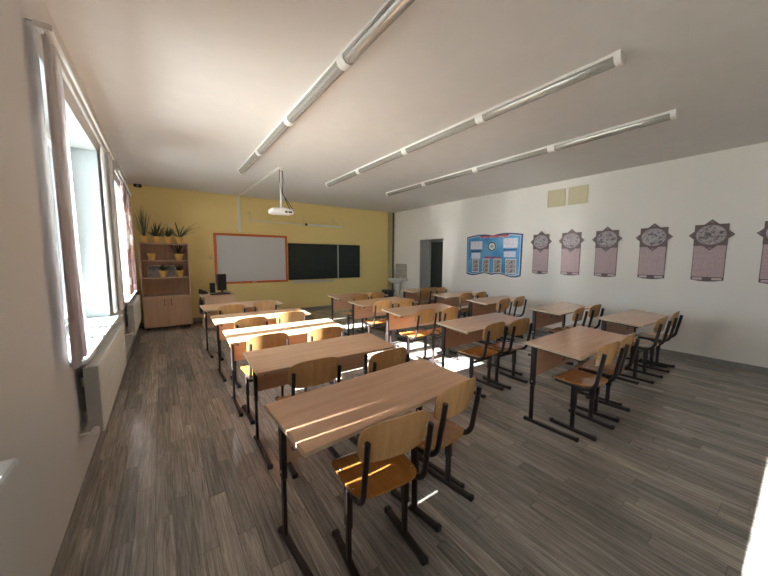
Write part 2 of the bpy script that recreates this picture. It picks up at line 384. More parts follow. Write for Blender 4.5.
MB().tube([(XRO-0.05, DY0+0.16, 1.0), (XRO-0.09, DY0+0.16, 1.0), (XRO-0.09, DY0+0.28, 1.0)], 0.009).build('door_handle', 'steel', d, True)
MB().box(XR-0.012, XR, DY0-0.035, DY0+0.002, 0, DZ+0.035, bev=0.003).box(XR-0.012, XR, DY1-0.002, DY1+0.035, 0, DZ+0.035, bev=0.003).box(XR-0.012, XR, DY0+0.002, DY1-0.002, DZ-0.002, DZ+0.035, bev=0.003).build('door_casing', 'wall_white', d)
# corner pier with the dark riser pipe
struct(MB().box(XR-0.235, XR-0.075, YF-0.07, YF, 0, H, bev=0.004).build('trim_1', 'pier_olive'), 'narrow dull olive corner pier beside the dark riser pipe', 'trim')

# windows
def window(i, a, b, mull, sill_end, sill_start=-0.05):
    r = bpy.data.objects.new('window_%d' % i, None); C.objects.link(r); r.location = (XG, (a+b)/2, SILL); struct(r, None)
    def P(mb, name, mat, parent=r, smooth=False):
        bmesh.ops.translate(mb.bm, verts=mb.bm.verts[:], vec=Vector((-XG, -(a+b)/2, -SILL)))
        return mb.build(name, mat, parent, smooth)
    FW = 0.065
    fr = MB().box(XG-0.035, XG+0.035, a, a+FW, SILL, SOFF, bev=0.004).box(XG-0.035, XG+0.035, b-FW, b, SILL, SOFF, bev=0.004)
    fr.box(XG-0.035, XG+0.035, a+FW, b-FW, SILL, SILL+FW, bev=0.004).box(XG-0.035, XG+0.035, a+FW, b-FW, SOFF-FW, SOFF, bev=0.004)
    P(fr, 'window_frame', 'pvc')
    TZ = 2.10
    edges = [a+FW] + mull + [b-FW]
    for m_ in mull: P(MB().box(XG-0.033, XG+0.033, m_-0.035, m_+0.035, SILL+FW, SOFF-FW, bev=0.004), 'mullion', 'pvc')
    for k in range(len(edges)-1):
        e0 = edges[k] + (0.035 if k else 0); e1 = edges[k+1] - (0.035 if k < len(edges)-2 else 0)
        P(MB().box(XG-0.004, XG+0.004, e0+0.02, e1-0.02, SILL+FW, SOFF-FW), 'pane', 'glass')
        P(MB().box(XG-0.03, XG+0.03, e0, e0+0.03, SILL+FW, SOFF-FW).box(XG-0.03, XG+0.03, e1-0.03, e1, SILL+FW, SOFF-FW), 'casement_frame', 'pvc')
        P(MB().tube([(XG+0.034, e1-0.015, 1.72), (XG+0.055, e1-0.015, 1.72), (XG+0.055, e1-0.015, 1.60)], 0.008), 'window_handle', 'white_plastic', r, True)
    # sill board with rounded nose, running into the room past the reveal
    P(MB().box(XG+0.035, XL, a+0.001, b-0.001, SILL-0.03, SILL).box(XL, XL+0.085, a+sill_start, b+sill_end, SILL-0.032, SILL, bev=0.008), 'window_sill', 'sill_white')
    # plastic lining of the reveal
    P(MB().box(XG+0.035, XL+0.002, b-0.010, b-0.0005, SILL, SOFF-0.010).box(XG+0.035, XL+0.002, a+0.0005, a+0.010, SILL, SOFF-0.010).box(XG+0.035, XL+0.002, a+0.0005, b-0.0005, SOFF-0.010, SOFF-0.0005), 'reveal_panel', 'reveal_white')
    return r
window(1, *WINS[0], [0.26, 0.84], 0.0)
window(2, *WINS[1], [3.36, 3.82], 0.05, 0.02)
window(3, *WINS[2], [6.47, 7.06], 0.05)

# outdoors
struct(MB().box(-80, XO, -60, 70, -1.4, -1.3).build('ground_outside', 'outside_ground'), 'pale ground outside the windows', 'ground')

# ------------------------------------------------------------------ curtains, rails, radiators
def curtain(name, label, mat, x, y0, y1, z0, z1, waves, amp, group='window curtains', wob=0.010, top=None):
    n = max(24, waves*10)
    def fn(u, v):
        ya, yb = (y0, y1) if top is None else (y0+(top[0]-y0)*v, y1+(top[1]-y1)*v)
        y = ya+(yb-ya)*u; a = amp*(0.75+0.25*math.sin(3*u+1))*(0.8+0.4*(1-v))
        xx = x + a*math.sin(2*PI*waves*u) + 0.3*a*math.sin(2*PI*waves*0.37*u+2*v)
        yy = y + wob*math.sin(5*v+4*u)
        return (xx+0.0012, yy, z0+(z1-z0)*v), (xx-0.0012, yy, z0+(z1-z0)*v)
    mb = MB().grid(fn, n, 10)
    cx, cy = x, (y0+y1)/2
    bmesh.ops.translate(mb.bm, verts=mb.bm.verts[:], vec=Vector((-cx, -cy, -z0)))
    o = mb.build(name, mat, None, True, (cx, cy, z0)); tag(o, label, 'curtain', group); return o
XC = -0.430
curtain('curtain', 'mauve-grey curtain bunched at the near end of the nearest visible window', 'curtain_mauve', XC, 2.34, 2.81, 0.93, 2.70, 6, 0.016, top=(2.42, 2.71))
curtain('curtain', 'white sheer curtain gathered at the far jamb of the nearest visible window', 'tulle', -0.452, 4.47, 4.66, 0.93, 2.70, 4, 0.014)
curtain('curtain', 'plain grey curtain bunched on the pier between the two visible windows', 'curtain_grey', -0.42, 4.64, 5.02, 0.93, 2.70, 5, 0.022)
curtain('curtain', 'reddish patterned curtain hanging across the far window nearest the cabinet', 'curtain_pattern', XC, 6.22, 6.95, 0.95, 2.70, 9, 0.022)
curtain('curtain', 'patterned curtain at the front end of the far window by the cabinet', 'curtain_pattern', XC, 7.12, 7.72, 0.95, 2.70, 8, 0.022)
curtain('curtain', 'drawn curtain over the window beside the camera', 'curtain_dense', -0.52, 0.08, 1.2405, 0.92, 2.648, 12, 0.012, wob=0)
curtain('curtain', 'narrow curtain strip between two sunlit slits beside the camera', 'curtain_dense', -0.55, 1.2465, 1.3440, 0.92, 2.648, 1, 0.004, wob=0, top=(1.232, 1.360))
curtain('curtain', 'narrow curtain strip at the far jamb of the window beside the camera', 'curtain_dense', -0.52, 1.3505, 1.440, 0.92, 2.648, 1, 0.004, wob=0)
def rail(y0, y1, label, x=XC, z=2.72):
    t = thing('curtain_rail', label, 'curtain rail', (x, (y0+y1)/2, z), 0, 'curtain rails')
    h = (y1-y0)/2
    MB().box(0.012, 0.030, -h, h, -0.008, 0.014, bev=0.003).build('track', 'pvc', t)
    MB().box(-0.030, -0.012, -h, h, -0.008, 0.014, bev=0.003).build('track', 'pvc', t)
    for yy in (-h+0.02, 0, h-0.02): MB().box(XL-x, 0.034, yy-0.005, yy+0.005, 0.014, 0.022, bev=0.001).build('bracket', 'steel', t)
    for yy in (-h, h): MB().box(-0.034, 0.034, yy-0.006, yy+0.006, -0.012, 0.016, bev=0.002).build('end_cap', 'chrome', t)
rail(2.40, 5.05, 'white double curtain rail above the nearest visible window')
rail(5.60, 7.80, 'white double curtain rail above the far window by the cabinet')

def radiator(y0, y1, label):
    t = thing('radiator', label, 'radiator', (XL, (y0+y1)/2, 0.0), 0, 'panel radiators under the windows')
    h = (y1-y0)/2; z0, z1 = 0.36, 0.825
    MB().box(0.105, 0.118, -h, h, z0, z1, bev=0.005).build('front_panel', 'radiator_white', t)
    MB().box(0.035, 0.047, -h, h, z0, z1, bev=0.005).build('rear_panel', 'radiator_grey', t)
    for s_ in (-1, 1): MB().box(0.040, 0.112, s_*h-0.004, s_*h+0.004, z0+0.015, z1-0.01, bev=0.002).build('side_cover', 'radiator_grey', t)
    MB().box(0.047, 0.105, -h+0.005, h-0.005, z1-0.012, z1-0.004).build('top_grille', 'radiator_white', t)
    nl = 14
    mb = MB()
    for k in range(nl):
        yy = -h + (k+0.5)*2*h/nl
        mb.box(0.118, 0.121, yy-0.026, yy+0.026, z0+0.04, z1-0.04, bev=0.001)
    mb.build('pressed_ribs', 'radiator_white', t)
    for yy in (-h+0.12, h-0.12): MB().box(0.001, 0.036, yy-0.015, yy+0.015, z1-0.16, z1-0.10).box(0.001, 0.036, yy-0.015, yy+0.015, z0+0.06, z0+0.12).build('bracket', 'steel', t)
    MB().tube([(0.076, -h-0.045, z0+0.035), (0.060, -h-0.06, z0+0.035), (0.003, -h-0.06, z0+0.035)], 0.011).build('supply_pipe', 'radiator_white', t, True)
    v = MB().lathe([(0.0, -0.03), (0.019, -0.03), (0.022, 0.0), (0.019, 0.03), (0.0, 0.03)], n=14).rot(PI/2, 'X').build('valve', 'white_plastic', t, True, (0.076, -h-0.034, z0+0.035))
radiator(2.74, 4.40, 'white panel radiator under the nearest visible window, valve showing')
radiator(5.95, 7.55, 'white panel radiator under the far window by the cabinet')

# ------------------------------------------------------------------ student desks
DD, DT = 0.478, 0.057
def make_desk():
    t = thing('student_desk', '', 'desk')
    M = Matrix.Translation((0, 0, 0.76)) @ Matrix.Rotation(math.atan(DT), 4, 'X')
    top = MB().box(-0.6, 0.6, -DD/2, DD/2, -0.022, 0.0, bev=0.003, M=M).build('desk_top', 'desk_top', t)
    MB().box(-0.6025, -0.6, -DD/2, DD/2, -0.021, -0.001, M=M).box(0.6, 0.6025, -DD/2, DD/2, -0.021, -0.001, M=M).box(-0.6, 0.6, -DD/2-0.002, -DD/2, -0.021, -0.001, M=M).build('edge_band', 'desk_edge', top)
    MB().box(-0.513, 0.513, 0.172, 0.188, 0.44, 0.722, bev=0.002).build('modesty_panel', 'desk_panel_shaded', t)
    for s_ in (-1, 1):
        x = 0.53*s_
        lg = MB().box(x-0.014, x+0.014, 0.155, 0.205, 0.36, 0.742, bev=0.006).build('leg', 'dark_metal', t)
        MB().box(x-0.010, x+0.010, 0.162, 0.198, 0.028, 0.36, bev=0.005).build('leg_insert', 'dark_metal', lg)
        MB().tube([(x-0.016, 0.18, 0.40), (x+0.016, 0.18, 0.40)], 0.008, n=8).build('bolt', 'steel', lg)
        ft = MB().tube([(x, -0.215, 0.017), (x, 0.225, 0.017)], 0.016, 0.015, n=12, square=True).build('foot', 'dark_metal', t)
        for yy in (-0.222, 0.232): MB().box(x-0.018, x+0.018, yy-0.012, yy+0.012, 0.0, 0.034, bev=0.005).build('foot_cap', 'rubber', ft)
        MB().box(x-0.014, x+0.014, -0.19, 0.195, -0.05, -0.0225, bev=0.004, M=M).build('top_support', 'dark_metal', t)
        hx = x + s_*0.016
        MB().tube([(hx, -0.10, 0.728), (hx+s_*0.02, -0.10, 0.715), (hx+s_*0.024, -0.10, 0.69), (hx+s_*0.045, -0.10, 0.685), (hx+s_*0.05, -0.10, 0.70)], 0.004, n=6).build('bag_hook', 'black_plastic', t)
    return t
def make_chair():
    t = thing('school_chair', '', 'chair')
    def outline(u, v, w2, d2, r=3.2):   # squircle mapping
        a, b = 2*u-1, 2*v-1
        k = (abs(a)**r+abs(b)**r)**(1/r); m = max(abs(a), abs(b)); q = m/k if k > 1e-9 else 1.0
        return a*q*w2, b*q*d2
    def seat(u, v):
        x, y = outline(u, v, 0.19, 0.185, 5.0)
        yy = y + 0.04; x *= 1.0 + 0.06*(y/0.185)
        z = 0.452 - 0.010*math.cos(PI*x/0.40)*max(0, 1-(abs(yy)/0.26)**2) + 0.010*((-yy)/0.2 if yy < 0 else 0)
        if yy > 0.15: z -= 0.022*((yy-0.15)/0.075)**2
        return (x, yy, z), (x, yy, z-0.011)
    MB().grid(seat, 18, 16).build('seat', 'seat_ply', t, True)
    def back(u, v):
        x, zz = outline(u, v, 0.19, 0.096, 4.2)
        z = 0.732 + zz
        y = -0.165 - 0.045*(z-0.6)/0.25 + 0.030*(x/0.19)**2
        if zz > 0: z += 0.012*math.cos(PI*x/0.38)*zz/0.096
        return (x, y, z), (x, y-0.010, z)
    MB().grid(back, 18, 12).build('backrest', 'back_ply', t, True)
    for s_ in (-1, 1):
        x = 0.168*s_
        ft = MB().tube([(x, -0.175, 0.016), (x, 0.175, 0.016)], 0.019, 0.015, n=12, square=True).build('foot', 'dark_metal', t)
        for yy in (-0.182, 0.182): MB().box(x-0.020, x+0.020, yy-0.016, yy+0.016, 0.0, 0.036, bev=0.007).build('foot_cap', 'rubber', ft)
        lg = MB().box(x-0.011, x+0.011, -0.018, 0.018, 0.028, 0.24, bev=0.004).build('leg', 'dark_metal', t)
        MB().box(x-0.015, x+0.015, -0.024, 0.024, 0.21, 0.415, bev=0.005).build('leg_sleeve', 'dark_metal', lg)
        pts = [(x, 0.17, 0.424), (x, 0.05, 0.422), (x, -0.070, 0.418)]
        for k in range(1, 9):
            a = k/8*math.radians(80); R = 0.105
            pts.append((x, -0.070-R*math.sin(a), 0.418+R*(1-math.cos(a))))
        pts += [(x, -0.185, 0.58), (x, -0.202, 0.67), (x, -0.216, 0.765)]
        MB().tube(pts, 0.017, 0.0125, n=12, up=(1, 0, 0)).build('back_post', 'dark_metal', t, True)
        for zz in (0.655, 0.735):
            MB().tube([(x, -0.139-0.045*(zz-0.6)/0.25, zz), (x, -0.151-0.045*(zz-0.6)/0.25, zz)], 0.007, n=8).build('rivet', 'steel', t)
        for yy in (-0.06, 0.10): MB().lathe([(0.008, 0.0), (0.006, 0.003), (0.0, 0.004)], n=8).build('rivet', 'steel', t, False, (x, yy, 0.4475+(0.012 if False else 0.002)))
    MB().box(-0.155, 0.155, -0.010, 0.010, 0.335, 0.362, bev=0.004).build('crossbar', 'dark_metal', t)
    MB().box(-0.155, 0.155, -0.098, -0.078, 0.412, 0.428, bev=0.003).build('crossbar', 'dark_metal', t)
    return t
DESKS = {'L1': (.417, 1.207, 4.4), 'L2': (.502, 2.186, -1.1), 'L3': (.487, 3.115, -1.5), 'L4': (.491, 4.156, .1), 'L5': (.474, 5.309, 2.5),
         'M1': (2.707, 1.049, .9), 'M2': (2.664, 2.14, -.2), 'M3': (2.672, 3.283, -2.7), 'M4': (2.683, 4.372, 2.3), 'M5': (2.77, 5.38, 0),
         'R1': (4.637, 1.126, -2.2), 'R2': (4.631, 2.093, 1.5), 'R3': (4.614, 3.28, -1.6), 'R4': (4.703, 4.287, -3.8), 'R5': (4.74, 5.418, 0)}
COL = {'L': 'window-side column', 'M': 'middle column', 'R': 'wall-side column'}
ROW = {'1': 'back row', '2': 'fourth row', '3': 'third row', '4': 'second row', '5': 'front row'}
SPECIAL = {'L1': 'large beech-top student desk nearest the camera, crossed by two thin sun stripes',
           'L3': 'student desk of the window-side column with broad sunlit bands on its top, third row',
           'L4': 'student desk of the window-side column with only its near edge sunlit, second row',
           'M3': 'middle-column student desk with sun on its left end, above the floor sun patch, third row'}
CH = {'L1': ((.855, 1.235, -6), (1.345, 1.33, 6)), 'M1': ((3.10, 1.15, -4), (3.60, 1.165, 2)), 'R1': ((5.05, 1.235, -2), (5.70, 1.24, 2)),
      'L2': ((.86, 2.19, -3), (1.41, 2.08, 3)), 'L3': ((.78, 3.12, 0), (1.35, 3.07, -2)), 'L4': ((.83, 4.06, 3), (1.37, 4.17, -2)), 'L5': ((.83, 5.27, 0), (1.33, 5.38, 4)),
      'M2': ((3.00, 2.21, 0), (3.45, 2.17, -3)), 'M3': ((2.98, 3.31, 0), (3.40, 3.24, 4)), 'M4': ((3.00, 4.36, -3), (3.43, 4.33, 2)), 'M5': ((3.12, 5.32, 2), (3.60, 5.42, 0)),
      'R2': ((4.95, 2.14, 2), (5.48, 2.12, -2)), 'R3': ((4.92, 3.35, 0), (5.46, 3.38, 3)), 'R4': ((5.05, 4.30, -2), (5.54, 4.31, 2)), 'R5': ((5.03, 5.52, 0), (5.50, 5.47, 3))}
dproto, cproto, first = make_desk(), make_chair(), True
for k, (x, y, a) in DESKS.items():
    o = dproto if first else copy_tree(dproto)
    o.location = (x+0.6, y+DD/2, 0); o.rotation_euler = (0, 0, math.radians(a))
    tag(o, SPECIAL.get(k, 'beech-top student desk in the %s, %s' % (ROW[k[1]], COL[k[0]])), 'desk', 'student desks')
    for j in (0, 1):
        c = cproto if (first and j == 0) else copy_tree(cproto)
        cx, cy, ca = CH[k][j]
        c.location = (cx, cy, 0); c.rotation_euler = (0, 0, math.radians(ca))
        side = ('left', 'right')[j]
        lab = {'L10': 'varnished plywood school chair nearest the camera, sun stripes across its seat', 'L11': 'plywood school chair right of the one nearest the camera, at the striped desk'}.get(k+str(j))
        tag(c, lab or 'plywood school chair at the %s of the desk in the %s, %s' % (side, ROW[k[1]], COL[k[0]]), 'chair', 'school chairs')
    first = False

# ------------------------------------------------------------------ ceiling luminaires
def make_lamp(n=1.272):
    t = thing('ceiling_luminaire', '', 'lamp', (0, 0, H))
    h = n/2
    MB().box(-0.053, 0.053, -h+0.004, h-0.004, -0.026, 0.0, bev=0.004).build('housing', 'white_plastic', t)
    prof = [(-0.051, -0.026)]
    for k in range(0, 11):
        th = PI + PI*k/10; prof.append((0.050*math.cos(th), -0.034+0.046*math.sin(th)))
    prof.append((0.051, -0.026))
    MB().prism(prof, 1, -h+0.03, h-0.03).build('cover', 'lamp_cover', t, True)
    for s_ in (-1, 1): MB().tube([(0.021*s_, -h+0.03, -0.05), (0.021*s_, h-0.03, -0.05)], 0.013, n=10).build('fluorescent_tube', 'paper', t, True)
    cap = [(-0.056, 0.0), (-0.056, -0.034)] + [(0.056*math.cos(PI+PI*k/10), -0.036+0.050*math.sin(PI+PI*k/10)) for k in range(1, 10)] + [(0.056, -0.034), (0.056, 0.0)]
    for s_ in (-1, 1):
        a, b = (s_*h, s_*(h-0.045)); MB().prism(cap, 1, min(a, b), max(a, b)).build('end_cap', 'white_plastic', t, True)
    return t
lp, first = make_lamp(), True
rows = [('row nearest the windows', 1.235, 4), ('middle row', 2.90, 4), ('row nearest the right wall', 4.455, 4)]
place = ['fourth from the front end', 'third from the front end', 'second from the front end', 'at the front end']
for rn, x, n in rows:
    y0, y1 = 0.965, 6.06
    for k in range(4):
        o = lp if first else copy_tree(lp); first = False
        o.location = (x, y0+(k+0.5)*(y1-y0)/4, H)
        tag(o, 'unlit fluorescent ceiling luminaire, %s, %s' % (rn, place[k]), 'lamp', 'ceiling luminaires')
# two more behind, over the camera, continue the window row
o = copy_tree(lp); o.location = (1.235, 0.965-0.5*1.274, H); tag(o, 'unlit fluorescent luminaire of the window row running out of the top of the picture', 'lamp', 'ceiling luminaires')

# ------------------------------------------------------------------ projector, trunking
PX, PY = 1.76, 5.55
t = thing('projector', 'white ceiling projector hanging on a pole with dark cables', 'projector', (PX, PY, H))
MB().box(-0.19, 0.18, -0.14, 0.14, -0.79, -0.70, bev=0.018).build('body', 'white_plastic', t)
MB().tube([(-0.10, 0.14, -0.745), (-0.10, 0.165, -0.745)], 0.036, n=16).build('lens', 'black_plastic', t, True)
MB().tube([(0, 0, -0.70), (0.0, 0, -0.02)], 0.017, n=12).build('pole', 'white_plastic', t, True)
MB().lathe([(0.06, -0.03), (0.06, 0.0)], n=16).build('ceiling_flange', 'white_plastic', t)
MB().box(-0.07, 0.07, -0.05, 0.05, -0.70, -0.675, bev=0.004).build('mount_plate', 'white_plastic', t)
MB().tube([(0.03, 0.0, -0.01), (0.04, -0.01, -0.2), (0.02, -0.02, -0.40), (0.06, -0.06, -0.55), (0.10, -0.16, -0.72)], 0.007, n=6).build('cable', 'black_plastic', t, True)
MB().tube([(-0.02, -0.02, -0.01), (-0.03, -0.03, -0.22), (0.02, -0.03, -0.45), (0.11, -0.08, -0.60), (0.16, -0.165, -0.74)], 0.006, n=6).build('cable', 'black_plastic', t, True)
MB().box(0.02, 0.06, -0.146, -0.14, -0.775, -0.745).box(0.08, 0.14, -0.146, -0.14, -0.775, -0.745).build('port_panel', 'black_plastic', t)
t = thing('cable_trunking', 'white cable trunking from the projector over the ceiling to the whiteboard', 'trunking', (1.66, YF, H))
def strip(p, q, w_, d_):   # flat channel on the ceiling from p to q
    a, b = Vector(p), Vector(q); dr = (b-a).normalized(); n = Vector((dr.y, -dr.x, 0))*w_/2
    mb = MB(); mb.prism([(a+n).xy, (b+n).xy, (b-n).xy, (a-n).xy], 2, -d_, 0.0); return mb
strip((PX-1.66-0.03, PY-YF+0.05, 0), (0, 0, 0), 0.04, 0.022).build('ceiling_channel', 'white_plastic', t)
MB().box(-0.03, 0.03, -0.02, 0.0, -0.90, -0.022, bev=0.002).build('wall_channel', 'white_plastic', t)

# ------------------------------------------------------------------ front wall
t = thing('whiteboard', 'grey-white interactive whiteboard in a bright orange frame', 'whiteboard', (1.96, YF, 0.875))
W2, BH = 0.90, 1.265
MB().box(-W2+0.05, W2-0.05, -0.028, 0.0, 0.05, BH-0.05).build('surface', 'board_white', t)
for b in ((-W2, W2, BH-0.055, BH), (-W2, W2, 0, 0.055), (-W2, -W2+0.055, 0.055, BH-0.055), (W2-0.055, W2, 0.055, BH-0.055)):
    MB().box(b[0], b[1], -0.045, 0, b[2], b[3], bev=0.006).build('frame_bar', 'orange_frame', t)
MB().box(-0.05, 0.05, -0.047, -0.045, 0.018, 0.034).build('badge', 'white_plastic', t)
t = thing('chalkboard', 'dark green chalkboard beside the whiteboard with a hinged right wing', 'chalkboard', (3.65, YF, 0.93))
MB().box(-0.755, 0.745, -0.035, 0.0, 0.0, 1.0).build('main_panel', 'board_green', t)
MB().box(0.81, 1.55, -0.040, -0.012, 0.0, 1.01).build('wing_panel', 'board_green', t)
for x0, x1 in ((-0.762, 0.752), (0.803, 1.557)):
    MB().box(x0, x1, -0.046, 0, 1.0, 1.014).box(x0, x1, -0.046, 0, -0.014, 0.0).box(x0, x0+0.009, -0.046, 0, 0, 1.0).box(x1-0.009, x1, -0.046, 0, 0, 1.0).build('panel_frame', 'bin_dark', t)
MB().box(0.752, 0.803, -0.03, 0, 0.0, 1.0).build('hinge_strip', 'aluminium', t)
MB().box(-0.68, 0.60, -0.10, 0.0, -0.085, -0.072, bev=0.002).box(-0.68, 0.60, -0.104, -0.096, -0.105, -0.045).build('chalk_tray', 'aluminium', t)
tag(MB().box(-0.09, 0.09, -0.045, 0.0, 0, 0.028, bev=0.006).build('board_eraser', 'vent_beige', None, False, (3.95, YF-0.040, 0.859)), 'small board eraser lying on the chalk tray', 'eraser')
t = thing('board_lamp', 'slim white lamp bar hung above the chalkboard', 'lamp', (3.22, YF-0.12, 2.48))
MB().tube([(-1.32, 0, 0), (0.25, 0, 0)], 0.015, n=8).build('pipe', 'white_plastic', t, True)
MB().box(0.20, 1.32, -0.035, 0.035, -0.025, 0.02, bev=0.006).build('lamp_body', 'white_plastic', t)
for x in (-1.32, 0.10, 1.05): MB().tube([(x, 0, 0), (x, 0, 0.16), (x, 0.105, 0.22), (x, 0.112, 0.22)], 0.007, n=8).build('support_rod', 'steel', t, True)
MB().box(0.14, 0.20, -0.03, 0.03, -0.03, 0.03, bev=0.006).build('joint_box', 'black_plastic', t)
t = thing('wall_switch', 'small switch on the yellow wall left of the whiteboard', 'switch', (0.985, YF, 1.53))
MB().box(-0.035, 0.035, -0.012, 0, -0.035, 0.035, bev=0.003).build('plate', 'vent_beige', t); MB().box(-0.018, 0.018, -0.018, -0.012, -0.02, 0.02, bev=0.002).build('rocker', 'vent_beige', t)
t = thing('ceiling_sensor', 'small dark sensor in the front corner above the cabinet', 'sensor', (-0.33, YF-0.06, H-0.03))
MB().box(-0.07, 0.07, -0.03, 0.06, -0.03, 0.03, bev=0.008).build('body', 'black_plastic', t); MB().tube([(0, -0.03, -0.005), (0, -0.037, -0.005)], 0.015, n=12).build('lens', 'steel', t)
tag(MB().tube([(0, 0, 0), (0, 0, H-0.01)], 0.026, n=14).build('riser_pipe', 'pipe_dark', None, True, (XR-0.038, YF-0.045, 0.0)), 'dark vertical riser pipe in the front right corner', 'pipe')

# ------------------------------------------------------------------ cabinet with plants
CX0, CX1, CY0, CY1, CHT = -0.358, 0.492, 8.06, 8.58, 1.840
t = thing('shelf_cabinet', 'light wood cabinet with open shelves above two doors in the corner', 'cabinet', ((CX0+CX1)/2, (CY0+CY1)/2, 0))
hw, hd = (CX1-CX0)/2, (CY1-CY0)/2
for s_ in (-1, 1): MB().box(s_*hw-0.009, s_*hw+0.009, -hd, hd, 0.05, CHT-0.018, bev=0.001).build('side_panel', 'cabinet_wood', t)
MB().box(-hw-0.009, hw+0.009, -hd-0.008, hd, CHT-0.018, CHT, bev=0.001).build('top_panel', 'cabinet_wood', t)
MB().box(-hw+0.009, hw-0.009, hd-0.012, hd, 0.05, CHT-0.018).build('back_panel', 'cabinet_back', t)
SH = [1.478, 1.110, 0.715]
for z in SH: MB().box(-hw+0.009, hw-0.009, -hd+0.005, hd-0.012, z-0.018, z, bev=0.001).build('shelf', 'desk_edge', t)
MB().box(-hw+0.009, hw-0.009, -hd+0.025, hd-0.012, 0.05, 0.068).build('bottom_panel', 'cabinet_wood', t)
for s_ in (-1, 1):
    dr = MB().box(min(0.005*s_, s_*(hw-0.002)), max(0.005*s_, s_*(hw-0.002)), -hd-0.017, -hd-0.001, 0.055, 0.705, bev=0.002).build('cabinet_door', 'cabinet_wood', t)
    MB().tube([(0.06*s_, -hd-0.017, 0.52), (0.06*s_, -hd-0.04, 0.535), (0.06*s_, -hd-0.04, 0.625), (0.06*s_, -hd-0.017, 0.64)], 0.008, n=8).build('handle', 'pipe_dark', dr, True)
    for yy in (-hd+0.04, hd-0.04): MB().lathe([(0.02, 0.0), (0.02, 0.05)], s_*(hw-0.06), yy, 12).build('foot', 'black_plastic', t)
def plant(x, z, label, kind, y=8.24, scale=1.0):
    t = thing('potted_plant' if kind else 'flower_pot', label, 'plant' if kind else 'pot', (x, y, z), 0, 'yellow pots on the cabinet')
    MB().lathe([(0.050, 0.0), (0.072, 0.115), (0.078, 0.117), (0.078, 0.142), (0.070, 0.142), (0.066, 0.12), (0.0, 0.12)], n=20).build('pot', 'pot_yellow', t, True)
    MB().lathe([(0.068, 0.121), (0.03, 0.127), (0.0, 0.128)], n=14).build('soil', 'soil', t)
    if not kind: return t
    mb = MB(); st = MB(); rnd = random.Random(int((x+9)*1000+z*77))
    nleaf = {'spike': 16, 'bushy': 34, 'arch': 14, 'low': 22, 'tall': 40}[kind]
    for i in range(nleaf):
        a = rnd.random()*2*PI
        if kind == 'tall': h = rnd.uniform(0.16, 0.34); sp = rnd.uniform(0.03, 0.14); wd = 0.006
        elif kind == 'spike': h = rnd.uniform(0.05, 0.17); sp = rnd.uniform(0.06, 0.15); wd = 0.012
        elif kind == 'bushy': h = rnd.uniform(0.03, 0.15); sp = rnd.uniform(0.03, 0.13); wd = 0.014
        elif kind == 'arch': h = rnd.uniform(0.04, 0.19); sp = rnd.uniform(0.08, 0.20); wd = 0.015
        else: h = rnd.uniform(0.04, 0.10); sp = rnd.uniform(0.04, 0.11); wd = 0.014
        h *= scale; sp *= scale
        dx, dy = math.cos(a), math.sin(a)*0.75; nx, ny = -dy, dx
        prev = None; m = 5
        for k in range(m+1):
            q = k/m; r = sp*q**0.8 if kind != 'arch' else sp*q; zz = 0.12 + h*(q - (0.35*q*q if kind in ('arch', 'low', 'spike') else 0.12*q*q))*1.3
            ww = wd*(1.25 if scale > 1 else 1)*(math.sin(PI*min(1, q*0.92+0.08)))**0.7
            px, py = dx*r, dy*r
            p1, p2 = mb.bm.verts.new((px+nx*ww, py+ny*ww, zz)), mb.bm.verts.new((px-nx*ww, py-ny*ww, zz+0.003))
            if prev: mb.bm.faces.new((prev[0], prev[1], p2, p1))
            prev = (p1, p2)
    for i in range(4):
        a = i*1.6; st.tube([(0.01*math.cos(a), 0.01*math.sin(a), 0.118), (0.02*math.cos(a), 0.02*math.sin(a), 0.118+0.09*scale)], 0.004, n=5)
    mb.build('foliage', 'leaf_pale' if kind == 'tall' else 'leaf', t, True, fix=False)
    st.build('stem', 'leaf', t)
    return t
plant(-0.265, CHT, 'tall wispy pale plant in a yellow pot, leftmost on cabinet top', 'tall', scale=1.7)
plant(-0.065, CHT, 'bushy dark plant in a yellow pot, second from left on cabinet top', 'bushy', scale=2.0)
plant(0.138, CHT, 'spiky plant in a yellow pot, third from left on cabinet top', 'spike', scale=1.9)
plant(0.345, CHT, 'wide arching plant in a yellow pot, rightmost on cabinet top', 'arch', scale=2.3)
plant(-0.165, SH[0], 'bare yellow pot without a plant on the upper shelf', None)
plant(0.318, SH[0], 'small leafy plant in a yellow pot at the right of the upper shelf', 'bushy', scale=1.5)
plant(0.015, SH[1], 'low leafy plant in a yellow pot in the middle of the second shelf', 'low', scale=1.9)
plant(0.315, SH[1], 'low plant in a yellow pot at the right of the second shelf', 'low', scale=1.8)
for x, w_, lab in ((-0.145, 0.115, 'pale picture card standing at the left of the second shelf'), (0.155, 0.10, 'pale picture card standing behind the pots of the second shelf')):
    t = thing('picture_card', lab, 'picture', (x, 8.52, SH[1]), 0, 'picture cards on the second shelf')
    M = Matrix.Rotation(math.radians(-10), 4, 'X')
    MB().box(-w_, w_, -0.004, 0.004, 0.0, 0.26, M=M).build('card', 'paper', t); MB().box(-w_+0.015, w_-0.015, -0.0055, -0.004, 0.02, 0.24, M=M).build('print', 'shelf_photo', t)

